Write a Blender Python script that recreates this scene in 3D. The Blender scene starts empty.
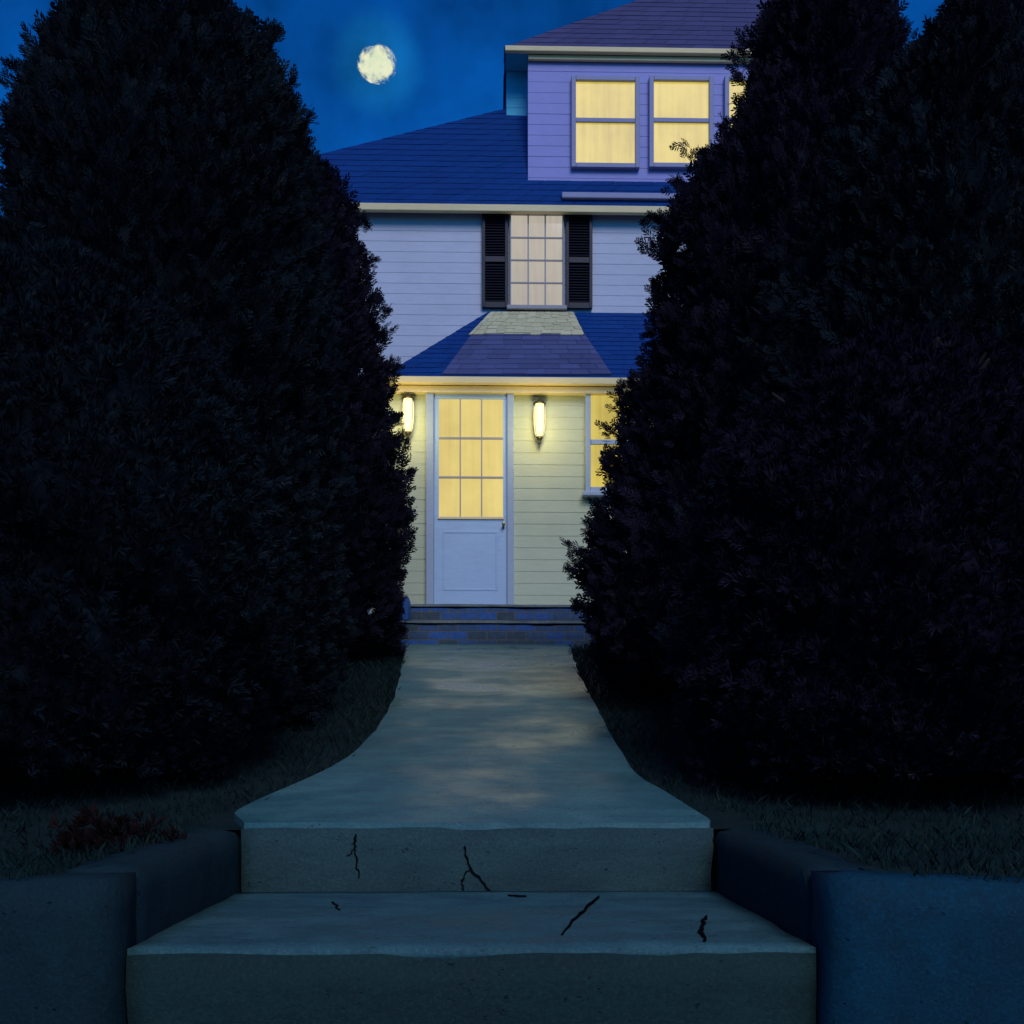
import bpy, bmesh, math, random
import numpy as np
from mathutils import Vector, noise

S = bpy.context.scene
COL = S.collection
R = math.radians
EYE = 1.55          # eye height above the street
F = 1100.0          # focal length in pixels of a 1024 px picture
YAW = R(1.3)
cy_, sy_ = math.cos(YAW), math.sin(YAW)
random.seed(7)
RNG = np.random.default_rng(11)


def at(px, py, y):
    """World point on the vertical plane at depth y that a picture position shows."""
    u = (px - 512.0) / F
    k = y / (cy_ - u * sy_)
    return Vector((k * (u * cy_ + sy_), y, EYE + k * (763.0 - py) / F))


SLOPE = 0.183
Y_TOP, Y_END = 3.05, 9.6


def slope_z(y):
    return EYE - 0.172 + SLOPE * (min(max(y, Y_TOP), Y_END) - Y_TOP)


def on_slope(px, py):
    """Point of the sloping path plane seen at a picture position."""
    u = (px - 512.0) / F
    a = 1.0 / (cy_ - u * sy_)
    v = (763.0 - py) / F * a
    y = (-0.172 - SLOPE * Y_TOP) / (v - SLOPE)
    return Vector((y * a * (u * cy_ + sy_), y, EYE + v * y))


# ------------------------------------------------------------------ tagging
def tag(o, label=None, cat=None, group=None, kind=None):
    if label: o['label'] = label
    if cat: o['category'] = cat
    if group: o['group'] = group
    if kind: o['kind'] = kind
    return o


def empty(name, loc, label, cat, group=None):
    o = bpy.data.objects.new(name, None)
    o.empty_display_size = 0.2
    COL.objects.link(o)
    o.location = loc
    return tag(o, label, cat, group)


def origin_of(o):
    v = Vector((0, 0, 0))
    while o is not None:
        v = v + o.location
        o = o.parent
    return v


class MB:
    """Collects verts and faces in world coordinates and links them as one mesh."""

    def __init__(self):
        self.v, self.f = [], []

    def poly(self, pts):
        n = len(self.v)
        self.v += [tuple(p) for p in pts]
        self.f.append(tuple(range(n, n + len(pts))))

    def box(self, x0, x1, y0, y1, z0, z1, b=0.0):
        n = len(self.v)
        if b <= 0:
            for z in (z0, z1):
                self.v += [(x0, y0, z), (x1, y0, z), (x1, y1, z), (x0, y1, z)]
            for q in ((0, 3, 2, 1), (4, 5, 6, 7), (0, 1, 5, 4), (1, 2, 6, 5), (2, 3, 7, 6), (3, 0, 4, 7)):
                self.f.append(tuple(n + i for i in q))
            return
        bm = bmesh.new()
        bmesh.ops.create_cube(bm, size=1)
        for w in bm.verts:
            w.co = ((x0 + x1) / 2 + w.co.x * (x1 - x0), (y0 + y1) / 2 + w.co.y * (y1 - y0), (z0 + z1) / 2 + w.co.z * (z1 - z0))
        bmesh.ops.bevel(bm, geom=bm.edges[:], offset=b, segments=2, affect='EDGES', profile=0.5)
        self.add_bm(bm)

    def add_bm(self, bm):
        n = len(self.v)
        bm.verts.index_update()
        self.v += [tuple(w.co) for w in bm.verts]
        for f in bm.faces:
            self.f.append(tuple(n + w.index for w in f.verts))
        bm.free()

    def lathe(self, c, prof, seg=14, squash=1.0):
        n = len(self.v)
        for r, z in prof:
            for k in range(seg):
                a = 2 * math.pi * k / seg
                self.v.append((c[0] + r * math.cos(a), c[1] + r * math.sin(a) * squash, c[2] + z))
        for i in range(len(prof) - 1):
            for k in range(seg):
                k2 = (k + 1) % seg
                self.f.append((n + i * seg + k, n + i * seg + k2, n + (i + 1) * seg + k2, n + (i + 1) * seg + k))
        self.f.append(tuple(n + k for k in reversed(range(seg))))
        self.f.append(tuple(n + (len(prof) - 1) * seg + k for k in range(seg)))

    def tube(self, pts, radii, seg=8):
        n = len(self.v)
        m = len(pts)
        for i, p in enumerate(pts):
            p = Vector(p)
            d = (Vector(pts[min(i + 1, m - 1)]) - Vector(pts[max(i - 1, 0)])).normalized()
            a = d.orthogonal().normalized()
            b = d.cross(a)
            for k in range(seg):
                t = 2 * math.pi * k / seg
                self.v.append(tuple(p + (a * math.cos(t) + b * math.sin(t)) * radii[i]))
        for i in range(m - 1):
            for k in range(seg):
                k2 = (k + 1) % seg
                self.f.append((n + i * seg + k, n + i * seg + k2, n + (i + 1) * seg + k2, n + (i + 1) * seg + k))
        self.f.append(tuple(n + k for k in reversed(range(seg))))
        self.f.append(tuple(n + (m - 1) * seg + k for k in range(seg)))

    def slab(self, x0, x1, y0, y1, z0, z1, step=0.06, amp=0.004, bevel=0.012, seed=0.0):
        """A worn block: bevelled, subdivided and gently displaced."""
        nx, ny, nz = (max(1, int((b - a) / step)) for a, b in ((x0, x1), (y0, y1), (z0, z1)))
        bm = bmesh.new()
        idx = {}
        def vert(i, j, k):
            key = (i, j, k)
            if key not in idx:
                p = Vector((x0 + (x1 - x0) * i / nx, y0 + (y1 - y0) * j / ny, z0 + (z1 - z0) * k / nz))
                e = sum((i in (0, nx), j in (0, ny), k in (0, nz)))
                q = p.copy()
                if e >= 2:
                    chip = bevel * (0.5 + 1.3 * max(0, noise.noise(p * 5 + Vector((seed, 3, 1)))) + 0.5 * abs(noise.noise(p * 19)))
                    if i in (0, nx): q.x += chip * (1 if i == 0 else -1)
                    if j in (0, ny): q.y += chip * (1 if j == 0 else -1)
                    if k in (0, nz): q.z += chip * (1 if k == 0 else -1)
                nv = noise.noise_vector(p * 4 + Vector((seed, 0, 0)))
                q += nv * amp
                idx[key] = bm.verts.new(q)
            return idx[key]
        def face(*ks):
            bm.faces.new([vert(*k) for k in ks])
        for i in range(nx):
            for j in range(ny):
                face((i, j, nz), (i + 1, j, nz), (i + 1, j + 1, nz), (i, j + 1, nz))
                face((i, j, 0), (i, j + 1, 0), (i + 1, j + 1, 0), (i + 1, j, 0))
        for i in range(nx):
            for k in range(nz):
                face((i, 0, k), (i + 1, 0, k), (i + 1, 0, k + 1), (i, 0, k + 1))
                face((i, ny, k), (i, ny, k + 1), (i + 1, ny, k + 1), (i + 1, ny, k))
        for j in range(ny):
            for k in range(nz):
                face((0, j, k), (0, j, k + 1), (0, j + 1, k + 1), (0, j + 1, k))
                face((nx, j, k), (nx, j + 1, k), (nx, j + 1, k + 1), (nx, j, k + 1))
        self.add_bm(bm)

    def build(self, name, m, parent=None, smooth=False):
        o0 = origin_of(parent) if parent else Vector((0, 0, 0))
        me = bpy.data.meshes.new(name)
        me.from_pydata([(a - o0.x, b - o0.y, c - o0.z) for a, b, c in self.v], [], self.f)
        me.materials.append(m)
        if smooth:
            me.polygons.foreach_set('use_smooth', [True] * len(me.polygons))
        me.update()
        o = bpy.data.objects.new(name, me)
        COL.objects.link(o)
        o.parent = parent
        return o


def np_mesh(name, V, Q, m, parent=None, smooth=False):
    o0 = origin_of(parent) if parent else Vector((0, 0, 0))
    V = np.asarray(V, np.float32) - np.array(o0, np.float32)
    Q = np.asarray(Q, np.int32)
    me = bpy.data.meshes.new(name)
    me.vertices.add(len(V)); me.vertices.foreach_set('co', V.ravel())
    me.loops.add(Q.size); me.loops.foreach_set('vertex_index', Q.ravel())
    me.polygons.add(len(Q))
    me.polygons.foreach_set('loop_start', np.arange(0, Q.size, Q.shape[1], dtype=np.int32))
    me.materials.append(m)
    me.update(calc_edges=True)
    if smooth:
        me.polygons.foreach_set('use_smooth', [True] * len(me.polygons))
    o = bpy.data.objects.new(name, me)
    COL.objects.link(o)
    o.parent = parent
    return o


# ---------------------------------------------------------------- materials
class NT:
    def __init__(self, name):
        self.m = bpy.data.materials.new(name)
        self.m.use_nodes = True
        self.t = self.m.node_tree
        self.b = self.t.nodes['Principled BSDF']

    def n(self, kind, **kw):
        nd = self.t.nodes.new(kind)
        for k, v in kw.items():
            if k in nd.inputs: nd.inputs[k].default_value = v
            else: setattr(nd, k, v)
        return nd

    def l(self, a, b):
        self.t.links.new(a, b)

    def noise(self, scale, detail=6, rough=0.6, vec=None):
        nd = self.n('ShaderNodeTexNoise', Scale=scale, Detail=detail, Roughness=rough)
        self.l((vec or self.coord()), nd.inputs['Vector'])
        return nd.outputs['Fac']

    def coord(self, scale=None):
        if not hasattr(self, '_c'):
            self._c = self.n('ShaderNodeTexCoord').outputs['Object']
        if scale is None: return self._c
        mp = self.n('ShaderNodeMapping')
        mp.inputs['Scale'].default_value = scale
        self.l(self._c, mp.inputs['Vector'])
        return mp.outputs['Vector']

    def ramp(self, fac, stops):
        r = self.n('ShaderNodeValToRGB')
        e = r.color_ramp.elements
        while len(e) < len(stops): e.new(0.5)
        for i, (p, c) in enumerate(stops):
            e[i].position = p
            e[i].color = (*c, 1) if len(c) == 3 else c
        self.l(fac, r.inputs['Fac'])
        return r.outputs['Color']

    def mix(self, fac, a, b, blend='MIX'):
        mx = self.n('ShaderNodeMix', data_type='RGBA', blend_type=blend)
        if isinstance(fac, (int, float)): mx.inputs[0].default_value = fac
        else: self.l(fac, mx.inputs[0])
        for s, c in ((mx.inputs[6], a), (mx.inputs[7], b)):
            if isinstance(c, tuple): s.default_value = (*c[:3], 1)
            else: self.l(c, s)
        return mx.outputs[2]

    def bump(self, h, strength=0.4, dist=0.01, normal=None):
        b = self.n('ShaderNodeBump', Strength=strength, Distance=dist)
        self.l(h, b.inputs['Height'])
        if normal: self.l(normal, b.inputs['Normal'])
        return b.outputs['Normal']

    def done(self, color=None, rough=0.7, normal=None, spec=0.5):
        if color is not None:
            if isinstance(color, tuple): self.b.inputs['Base Color'].default_value = (*color[:3], 1)
            else: self.l(color, self.b.inputs['Base Color'])
        if isinstance(rough, (int, float)): self.b.inputs['Roughness'].default_value = rough
        else: self.l(rough, self.b.inputs['Roughness'])
        self.b.inputs['Specular IOR Level'].default_value = spec
        if normal: self.l(normal, self.b.inputs['Normal'])
        return self.m


def sc(c, k):
    return tuple(x * k for x in c)


def painted(name, c, var=0.18, rough=0.6):
    t = NT(name)
    big = t.noise(1.3, 4)
    fine = t.noise(38, 8, 0.7, t.coord((0.25, 1, 2.2)))
    col = t.mix(t.ramp(big, [(0.3, (0, 0, 0)), (0.7, (1, 1, 1))]), sc(c, 1 - var), sc(c, 1 + var * 0.6))
    col = t.mix(0.35, col, t.ramp(fine, [(0.3, sc(c, 0.75)), (0.7, sc(c, 1.15))]))
    return t.done(col, rough, t.bump(fine, 0.25, 0.004), 0.35)


def concrete(name, c, c2, stain, rough=(0.55, 0.9), bump=0.5, streak=(1, 1, 1), spec=0.12, wet=None):
    """Mottled, pitted concrete with dark stains and grit."""
    t = NT(name)
    big = t.noise(1.5, 6, 0.6)
    mid = t.noise(7, 9, 0.7, t.coord(streak))
    fine = t.noise(140, 6, 0.75)
    col = t.mix(t.ramp(big, [(0.36, (0, 0, 0)), (0.64, (1, 1, 1))]), c, c2)
    col = t.mix(t.ramp(mid, [(0.40, (0.9, 0.9, 0.9)), (0.60, (0, 0, 0))]), col, stain)
    col = t.mix(0.5, col, t.ramp(fine, [(0.30, sc(stain, 0.6)), (0.55, c), (0.78, sc(c2, 1.7))]))
    vo = t.n('ShaderNodeTexVoronoi', Scale=46.0)
    wob = t.mix(0.06, t.coord(), t.n('ShaderNodeTexNoise', Scale=30.0).outputs['Color'])
    t.l(wob, vo.inputs['Vector'])
    pit = t.ramp(vo.outputs['Distance'], [(0.10, (1, 1, 1)), (0.22, (0, 0, 0))])
    few = t.ramp(t.noise(11, 3), [(0.52, (0, 0, 0)), (0.60, (1, 1, 1))])
    pit = t.mix(1.0, pit, few, 'MULTIPLY')
    col = t.mix(pit, col, sc(stain, 0.45))
    ro = t.ramp(big if wet else mid, [(0.38, (rough[0],) * 3), (0.62, (rough[1],) * 3)])
    nb = t.bump(fine, bump * 0.8, 0.004)
    nb = t.bump(mid, bump, 0.010, nb)
    iv = t.ramp(pit, [(0, (1, 1, 1)), (1, (0, 0, 0))])
    nb = t.bump(iv, bump * 0.8, 0.005, nb)
    return t.done(col, ro, nb, spec)


def shingles(name, c, var=0.35, rough=0.75):
    t = NT(name)
    g = t.n('ShaderNodeNewGeometry').outputs['Random Per Island']
    col = t.ramp(g, [(0.0, sc(c, 1 - var)), (0.5, c), (1.0, sc(c, 1 + var))])
    fine = t.noise(120, 5, 0.7)
    mid = t.noise(2.2, 5, 0.6)
    col = t.mix(0.5, col, t.mix(mid, sc(c, 0.65), sc(c, 1.3)))
    col = t.mix(0.3, col, t.ramp(fine, [(0.3, sc(c, 0.4)), (0.7, sc(c, 1.7))]))
    return t.done(col, rough, t.bump(fine, 0.5, 0.004), 0.1)


def foliage(name, dark, light, odd):
    t = NT(name)
    g = t.n('ShaderNodeNewGeometry').outputs['Random Per Island']
    col = t.ramp(g, [(0.0, dark), (0.6, sc(light, 0.7)), (0.92, light), (0.97, odd)])
    big = t.noise(1.6, 4, 0.6)
    col = t.mix(t.ramp(big, [(0.38, (0, 0, 0)), (0.62, (0.8, 0.8, 0.8))]), col, dark)
    return t.done(col, 0.8, None, 0.05)


def lit_glass(name, warm, deep, strength, fold=16.0):
    """A window lit from the room: a drawn curtain behind glossy glass."""
    t = NT(name)
    w = t.noise(1.0, 4, 0.6, t.coord((fold, 0.2, fold * 0.05)))
    big = t.noise(1.9, 4)
    f = t.mix(0.55, w, big)
    col = t.ramp(f, [(0.36, deep), (0.58, warm)])
    t.l(col, t.b.inputs['Emission Color'])
    t.b.inputs['Emission Strength'].default_value = strength
    return t.done((0.01, 0.01, 0.01), 0.06, None, 0.25)


M = {}
M['siding'] = painted('violet_grey_siding', (0.53, 0.57, 0.65), 0.14)
M['siding_tower'] = painted('periwinkle_siding', (0.30, 0.32, 0.66), 0.16)
M['siding_entry'] = painted('cream_siding', (0.52, 0.57, 0.38), 0.16)
M['trim'] = painted('cream_trim', (0.84, 0.70, 0.36), 0.2)
M['frame'] = painted('blue_grey_frame', (0.30, 0.32, 0.48), 0.12)
M['door_frame'] = painted('door_casing_paint', (0.36, 0.45, 0.55), 0.12)
M['door'] = painted('pale_blue_door_paint', (0.40, 0.56, 0.74), 0.12, 0.45)
M['shutter'] = painted('black_shutter_paint', (0.012, 0.013, 0.022), 0.2, 0.5)
M['sash'] = painted('thin_sash_paint', (0.34, 0.33, 0.34), 0.1)
M['roof'] = shingles('deep_blue_shingles', (0.004, 0.044, 0.19), 0.22)
M['roof_top'] = shingles('violet_slate_shingles', (0.075, 0.075, 0.16), 0.3)
M['roof_glow'] = shingles('painted_glow_shingles', (0.58, 0.54, 0.32), 0.3)  # bright window light on the entrance roof, painted in as shingle colour
M['roof_spill'] = shingles('painted_spill_shingles', (0.075, 0.09, 0.20), 0.45)  # weaker spill of the window light, put into the shingle colour
M['glass'] = lit_glass('lit_window', (0.74, 0.58, 0.12), (0.56, 0.43, 0.085), 0.92)
M['glass_door'] = lit_glass('lit_door_glass', (0.82, 0.65, 0.21), (0.66, 0.51, 0.16), 1.0, 9)
M['glass_pale'] = lit_glass('pale_lit_window', (0.54, 0.48, 0.39), (0.44, 0.40, 0.35), 0.9, 30)
M['path'] = concrete('damp_concrete', (0.052, 0.165, 0.165), (0.086, 0.215, 0.195), (0.030, 0.092, 0.105), (0.24, 0.7), 0.35, (0.7, 1.2, 1), 0.5, True)
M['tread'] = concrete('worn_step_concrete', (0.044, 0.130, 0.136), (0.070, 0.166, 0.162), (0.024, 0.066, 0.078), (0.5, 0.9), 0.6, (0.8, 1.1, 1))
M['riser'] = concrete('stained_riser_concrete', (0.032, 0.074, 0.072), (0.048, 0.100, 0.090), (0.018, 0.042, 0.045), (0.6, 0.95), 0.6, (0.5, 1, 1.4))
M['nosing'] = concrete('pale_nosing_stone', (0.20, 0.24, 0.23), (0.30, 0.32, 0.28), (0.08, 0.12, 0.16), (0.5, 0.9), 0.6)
M['riser_low'] = concrete('dark_riser_concrete', (0.014, 0.040, 0.037), (0.023, 0.054, 0.047), (0.009, 0.022, 0.023), (0.6, 0.95), 0.6, (0.5, 1, 1.4))  # darker tone for the lower riser
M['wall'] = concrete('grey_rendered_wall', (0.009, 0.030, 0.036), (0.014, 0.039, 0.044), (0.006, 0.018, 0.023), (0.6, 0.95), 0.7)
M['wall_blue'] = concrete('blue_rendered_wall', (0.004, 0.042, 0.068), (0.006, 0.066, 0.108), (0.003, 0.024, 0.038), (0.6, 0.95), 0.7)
M['crack'] = NT('crack_dark').done((0.004, 0.005, 0.006), 1.0, None, 0.0)
M['metal'] = NT('dark_metal').done((0.10, 0.085, 0.05), 0.45)
M['metal'].node_tree.nodes['Principled BSDF'].inputs['Metallic'].default_value = 0.7
M['brass'] = NT('dull_brass').done((0.35, 0.27, 0.12), 0.35)
M['brass'].node_tree.nodes['Principled BSDF'].inputs['Metallic'].default_value = 1.0
M['bark'] = concrete('bark', (0.03, 0.024, 0.02), (0.05, 0.04, 0.033), (0.015, 0.012, 0.01), (0.8, 0.95), 0.9, (4, 4, 0.6))
M['green'] = foliage('evergreen_sprays', (0.005, 0.009, 0.014), (0.013, 0.023, 0.028), (0.024, 0.031, 0.029))
M['plum'] = foliage('evergreen_plum_sprays', (0.007, 0.007, 0.015), (0.018, 0.017, 0.031), (0.030, 0.024, 0.028))
M['rust'] = foliage('rust_leaves', (0.008, 0.005, 0.005), (0.020, 0.008, 0.007), (0.030, 0.013, 0.009))
M['soil'] = concrete('dark_turf_soil', (0.008, 0.022, 0.022), (0.013, 0.030, 0.028), (0.005, 0.012, 0.014), (0.8, 0.95), 0.9)
M['grass'] = foliage('grass_blades', (0.006, 0.018, 0.017), (0.012, 0.034, 0.030), (0.030, 0.040, 0.026))
M['asphalt'] = concrete('asphalt', (0.04, 0.045, 0.05), (0.055, 0.06, 0.065), (0.03, 0.035, 0.04), (0.6, 0.9), 0.8)


def brick_steps():
    t = NT('blue_and_slate_blocks')
    br = t.n('ShaderNodeTexBrick', Scale=1.0)
    br.inputs['Color1'].default_value = (0.035, 0.065, 0.085, 1)
    br.inputs['Color2'].default_value = (0.012, 0.11, 0.42, 1)
    br.inputs['Mortar'].default_value = (0.10, 0.11, 0.10, 1)
    br.inputs['Mortar Size'].default_value = 0.006
    br.inputs['Brick Width'].default_value = 0.17
    br.inputs['Row Height'].default_value = 0.075
    br.inputs['Bias'].default_value = -0.1
    mp = t.n('ShaderNodeCombineXYZ')
    sp = t.n('ShaderNodeSeparateXYZ')
    t.l(t.coord(), sp.inputs[0])
    t.l(sp.outputs[0], mp.inputs[0]); t.l(sp.outputs[2], mp.inputs[1])
    t.l(mp.outputs[0], br.inputs['Vector'])
    nz = t.noise(26, 6)
    col = t.mix(0.25, br.outputs['Color'], t.ramp(nz, [(0.3, (0.02, 0.04, 0.06)), (0.72, (0.13, 0.15, 0.15))]))
    h = t.mix(0.5, t.ramp(br.outputs['Fac'], [(0, (1, 1, 1)), (1, (0, 0, 0))]), nz)
    return t.done(col, 0.6, t.bump(h, 0.7, 0.012), 0.15)
M['blocks'] = brick_steps()
M['blue_block'] = painted('cobalt_block', (0.02, 0.11, 0.34), 0.3)


def emitter(name, c, s):
    t = NT(name)
    t.l(t.mix(t.noise(14, 3), sc(c, 0.8), sc(c, 1.1)), t.b.inputs['Emission Color'])
    t.b.inputs['Emission Strength'].default_value = s
    return t.done((0.3, 0.3, 0.25), 0.3)
M['lamp'] = emitter('lit_lantern_glass', (1.0, 0.80, 0.36), 1.5)

# ------------------------------------------------------------ world and sun
SUN_EL, SUN_AZ = R(38), R(168)      # azimuth clockwise from +Y: behind the viewer, a little to the right
wd = bpy.data.worlds.new('World')
S.world = wd
wd.use_nodes = True
wt = wd.node_tree
bg = wt.nodes['Background']
sky = wt.nodes.new('ShaderNodeTexSky')
sky.sky_type = 'NISHITA'
sky.sun_disc = False
sky.sun_elevation = SUN_EL
sky.sun_rotation = SUN_AZ
tint = wt.nodes.new('ShaderNodeMix'); tint.data_type = 'RGBA'; tint.blend_type = 'MULTIPLY'
tint.inputs[0].default_value = 1.0
tint.inputs[7].default_value = (0.012, 0.40, 1.06, 1)
wt.links.new(sky.outputs[0], tint.inputs[6])
# thin night cloud and the moon's bloom in the air
tc = wt.nodes.new('ShaderNodeTexCoord')
nz = wt.nodes.new('ShaderNodeTexNoise')
nz.inputs['Scale'].default_value = 9.0; nz.inputs['Detail'].default_value = 5; nz.inputs['Roughness'].default_value = 0.55
wt.links.new(tc.outputs['Generated'], nz.inputs['Vector'])
nr = wt.nodes.new('ShaderNodeMapRange')
nr.inputs['From Min'].default_value = 0.3; nr.inputs['From Max'].default_value = 0.7
nr.inputs['To Min'].default_value = 0.45; nr.inputs['To Max'].default_value = 1.45
wt.links.new(nz.outputs['Fac'], nr.inputs['Value'])
cl = wt.nodes.new('ShaderNodeVectorMath'); cl.operation = 'SCALE'
wt.links.new(tint.outputs[2], cl.inputs[0]); wt.links.new(nr.outputs[0], cl.inputs['Scale'])
MOON = at(377, 64, 400)
mdir = (MOON - Vector((0, 0, EYE))).normalized()
dt = wt.nodes.new('ShaderNodeVectorMath'); dt.operation = 'DOT_PRODUCT'
nm = wt.nodes.new('ShaderNodeVectorMath'); nm.operation = 'NORMALIZE'
wt.links.new(tc.outputs['Generated'], nm.inputs[0])
wt.links.new(nm.outputs[0], dt.inputs[0]); dt.inputs[1].default_value = mdir
gl = wt.nodes.new('ShaderNodeMapRange'); gl.interpolation_type = 'SMOOTHSTEP'
gl.inputs['From Min'].default_value = math.cos(R(2.3)); gl.inputs['From Max'].default_value = 1.0
gl.inputs['To Min'].default_value = 0.0; gl.inputs['To Max'].default_value = 1.0
wt.links.new(dt.outputs['Value'], gl.inputs['Value'])
gc = wt.nodes.new('ShaderNodeVectorMath'); gc.operation = 'SCALE'
gv = wt.nodes.new('ShaderNodeMath'); gv.operation = 'MULTIPLY'
wt.links.new(gl.outputs[0], gv.inputs[0]); wt.links.new(nr.outputs[0], gv.inputs[1])
gc.inputs[0].default_value = (0.03, 0.6, 0.85)
wt.links.new(gv.outputs[0], gc.inputs['Scale'])
ad = wt.nodes.new('ShaderNodeVectorMath'); ad.operation = 'ADD'
wt.links.new(cl.outputs[0], ad.inputs[0]); wt.links.new(gc.outputs[0], ad.inputs[1])
wt.links.new(ad.outputs[0], bg.inputs['Color'])
bg.inputs['Strength'].default_value = 0.09

sl = bpy.data.lights.new('dusk_light', 'SUN')
sl.energy = 1.4
sl.angle = R(28)
sl.color = (0.96, 0.90, 1.0)
so = bpy.data.objects.new('dusk_light', sl)
COL.objects.link(so)
sd = Vector((math.sin(SUN_AZ) * math.cos(SUN_EL), math.cos(SUN_AZ) * math.cos(SUN_EL), math.sin(SUN_EL)))
so.rotation_euler = sd.to_track_quat('Z', 'Y').to_euler()

# ------------------------------------------------------------------- camera
cd = bpy.data.cameras.new('camera')
cd.sensor_width = 36
cd.lens = 36 * F / 1024
cd.shift_y = (763 - 512) / 1024
cd.clip_end = 2000
co = bpy.data.objects.new('camera', cd)
COL.objects.link(co)
co.location = (0, 0, EYE)
co.rotation_euler = (R(90), 0, -YAW)
S.camera = co
S.view_settings.view_transform = 'Standard'
S.view_settings.look = 'None'
S.view_settings.exposure = 0
S.view_settings.gamma = 1

# ------------------------------------------------------------- path and ground
left_px = [(215, 822), (246, 806), (308, 781), (352, 757), (381, 723), (396, 695), (402, 668), (406, 645.5)]
right_px = [(716, 822), (660, 793), (633, 773), (606, 729), (592, 702), (581, 680), (574, 662), (570, 645.5)]


def catmull(pts, n=6):
    out = []
    for i in range(len(pts) - 1):
        p0, p1, p2, p3 = (pts[max(0, min(len(pts) - 1, i + k))] for k in (-1, 0, 1, 2))
        for k in range(n):
            t = k / n
            out.append(0.5 * ((2 * p1) + (p2 - p0) * t + (2 * p0 - 5 * p1 + 4 * p2 - p3) * t * t + (3 * p1 - p0 - 3 * p2 + p3) * t ** 3))
    out.append(pts[-1])
    return out


PL = catmull([on_slope(*p) for p in left_px])
PR = catmull([on_slope(*p) for p in right_px])


def edge_x(P, y):
    ys = [p.y for p in P]
    return float(np.interp(y, ys, [p.x for p in P]))


SX0, SX1 = -0.69, 0.64         # clear width between the flank walls

mb = MB()
rows = 90
ncol = 16
for i in range(rows + 1):
    y = Y_TOP + 0.025 + (Y_END + 0.1 - Y_TOP) * (i / rows) ** 1.3
    a, b = edge_x(PL, y), edge_x(PR, y)
    k_ = max(0.0, y - Y_TOP - 0.03)
    a, b = max(a, SX0 + 0.012 - 0.5 * k_), min(b, SX1 - 0.012 + 0.5 * k_)
    z = slope_z(y) + 0.001 + 0.011 * min(1.0, (y - Y_TOP) / 0.6)
    for j in range(ncol + 1):
        x = a + (b - a) * j / ncol
        e = 0.012 * noise.noise(Vector((x * 3, y * 2.5, 4))) if j in (0, ncol) else 0
        mb.v.append((x + e, y, z + 0.005 * noise.noise(Vector((x * 2.2, y * 2.2, 0)))))
base = len(mb.v)
for i in range(rows):
    for j in range(ncol):
        q = i * (ncol + 1) + j
        mb.f.append((q, q + 1, q + ncol + 2, q + ncol + 1))
# skirt so that the path has thickness
ring = [j for j in range(ncol + 1)] + [i * (ncol + 1) + ncol for i in range(1, rows + 1)]
ring += [rows * (ncol + 1) + j for j in range(ncol - 1, -1, -1)] + [i * (ncol + 1) for i in range(rows - 1, 0, -1)]
for r in ring:
    x, y, z = mb.v[r]
    mb.v.append((x, y, z - (0.03 if y < Y_TOP + 0.03 and SX0 < x < SX1 else 0.10)))
for k in range(len(ring)):
    k2 = (k + 1) % len(ring)
    mb.f.append((ring[k], base + k, base + k2, ring[k2]))
tag(mb.build('path', M['path']), kind='structure')


def ground_z(x, y):
    z = slope_z(y)
    if y < Y_TOP:
        z -= 0.02 + 0.05 * min(1.5, max(0, abs(x) - 0.7)) * min(1, (Y_TOP - y) / 0.8)
    a, b = edge_x(PL, y), edge_x(PR, y)
    off = max(a - x, x - b)
    w = min(1.0, max(0.0, off / 0.5))
    z -= 0.02
    z += w * (0.045 * noise.noise(Vector((x * 0.9, y * 0.9, 2))) + 0.02 * noise.noise(Vector((x * 3, y * 3, 5))))
    if y > 40:
        z += 0.012 * (y - 40)
    return z


xs = sorted(set([SX0 - 0.12, SX1 + 0.12] + list(np.linspace(-6, 6, 97)) + [-400, -150, -60, -30, -16, -10, 10, 16, 30, 60, 150, 400]))
ys = sorted(set([2.2, Y_TOP + 0.03] + list(np.linspace(2.3, 13, 90)) + [15, 18, 24, 32, 45, 70, 120, 250, 600]))
mb = MB()
for y in ys:
    for x in xs:
        mb.v.append((x, y, ground_z(x, y)))
nx = len(xs)
for i in range(len(ys) - 1):
    for j in range(nx - 1):
        if ys[i] < Y_TOP + 0.02 and xs[j] > SX0 - 0.13 and xs[j + 1] < SX1 + 0.13:
            continue
        q = i * nx + j
        mb.f.append((q, q + 1, q + nx + 1, q + nx))
n = len(mb.v)
for j, x in enumerate(xs):
    mb.v.append((x, 2.2, 0.6))
for j in range(nx - 1):
    if xs[j] < SX0 - 0.13 or xs[j] > SX1 + 0.11:
        mb.f.append((n + j, n + j + 1, j + 1, j))
tag(mb.build('ground', M['soil'], smooth=True), kind='structure')

mb = MB()
mb.poly([(-400, -400, 0), (400, -400, 0), (400, 2.15, 0), (-400, 2.15, 0)])
tag(mb.build('street', M['asphalt']), kind='structure')

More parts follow.
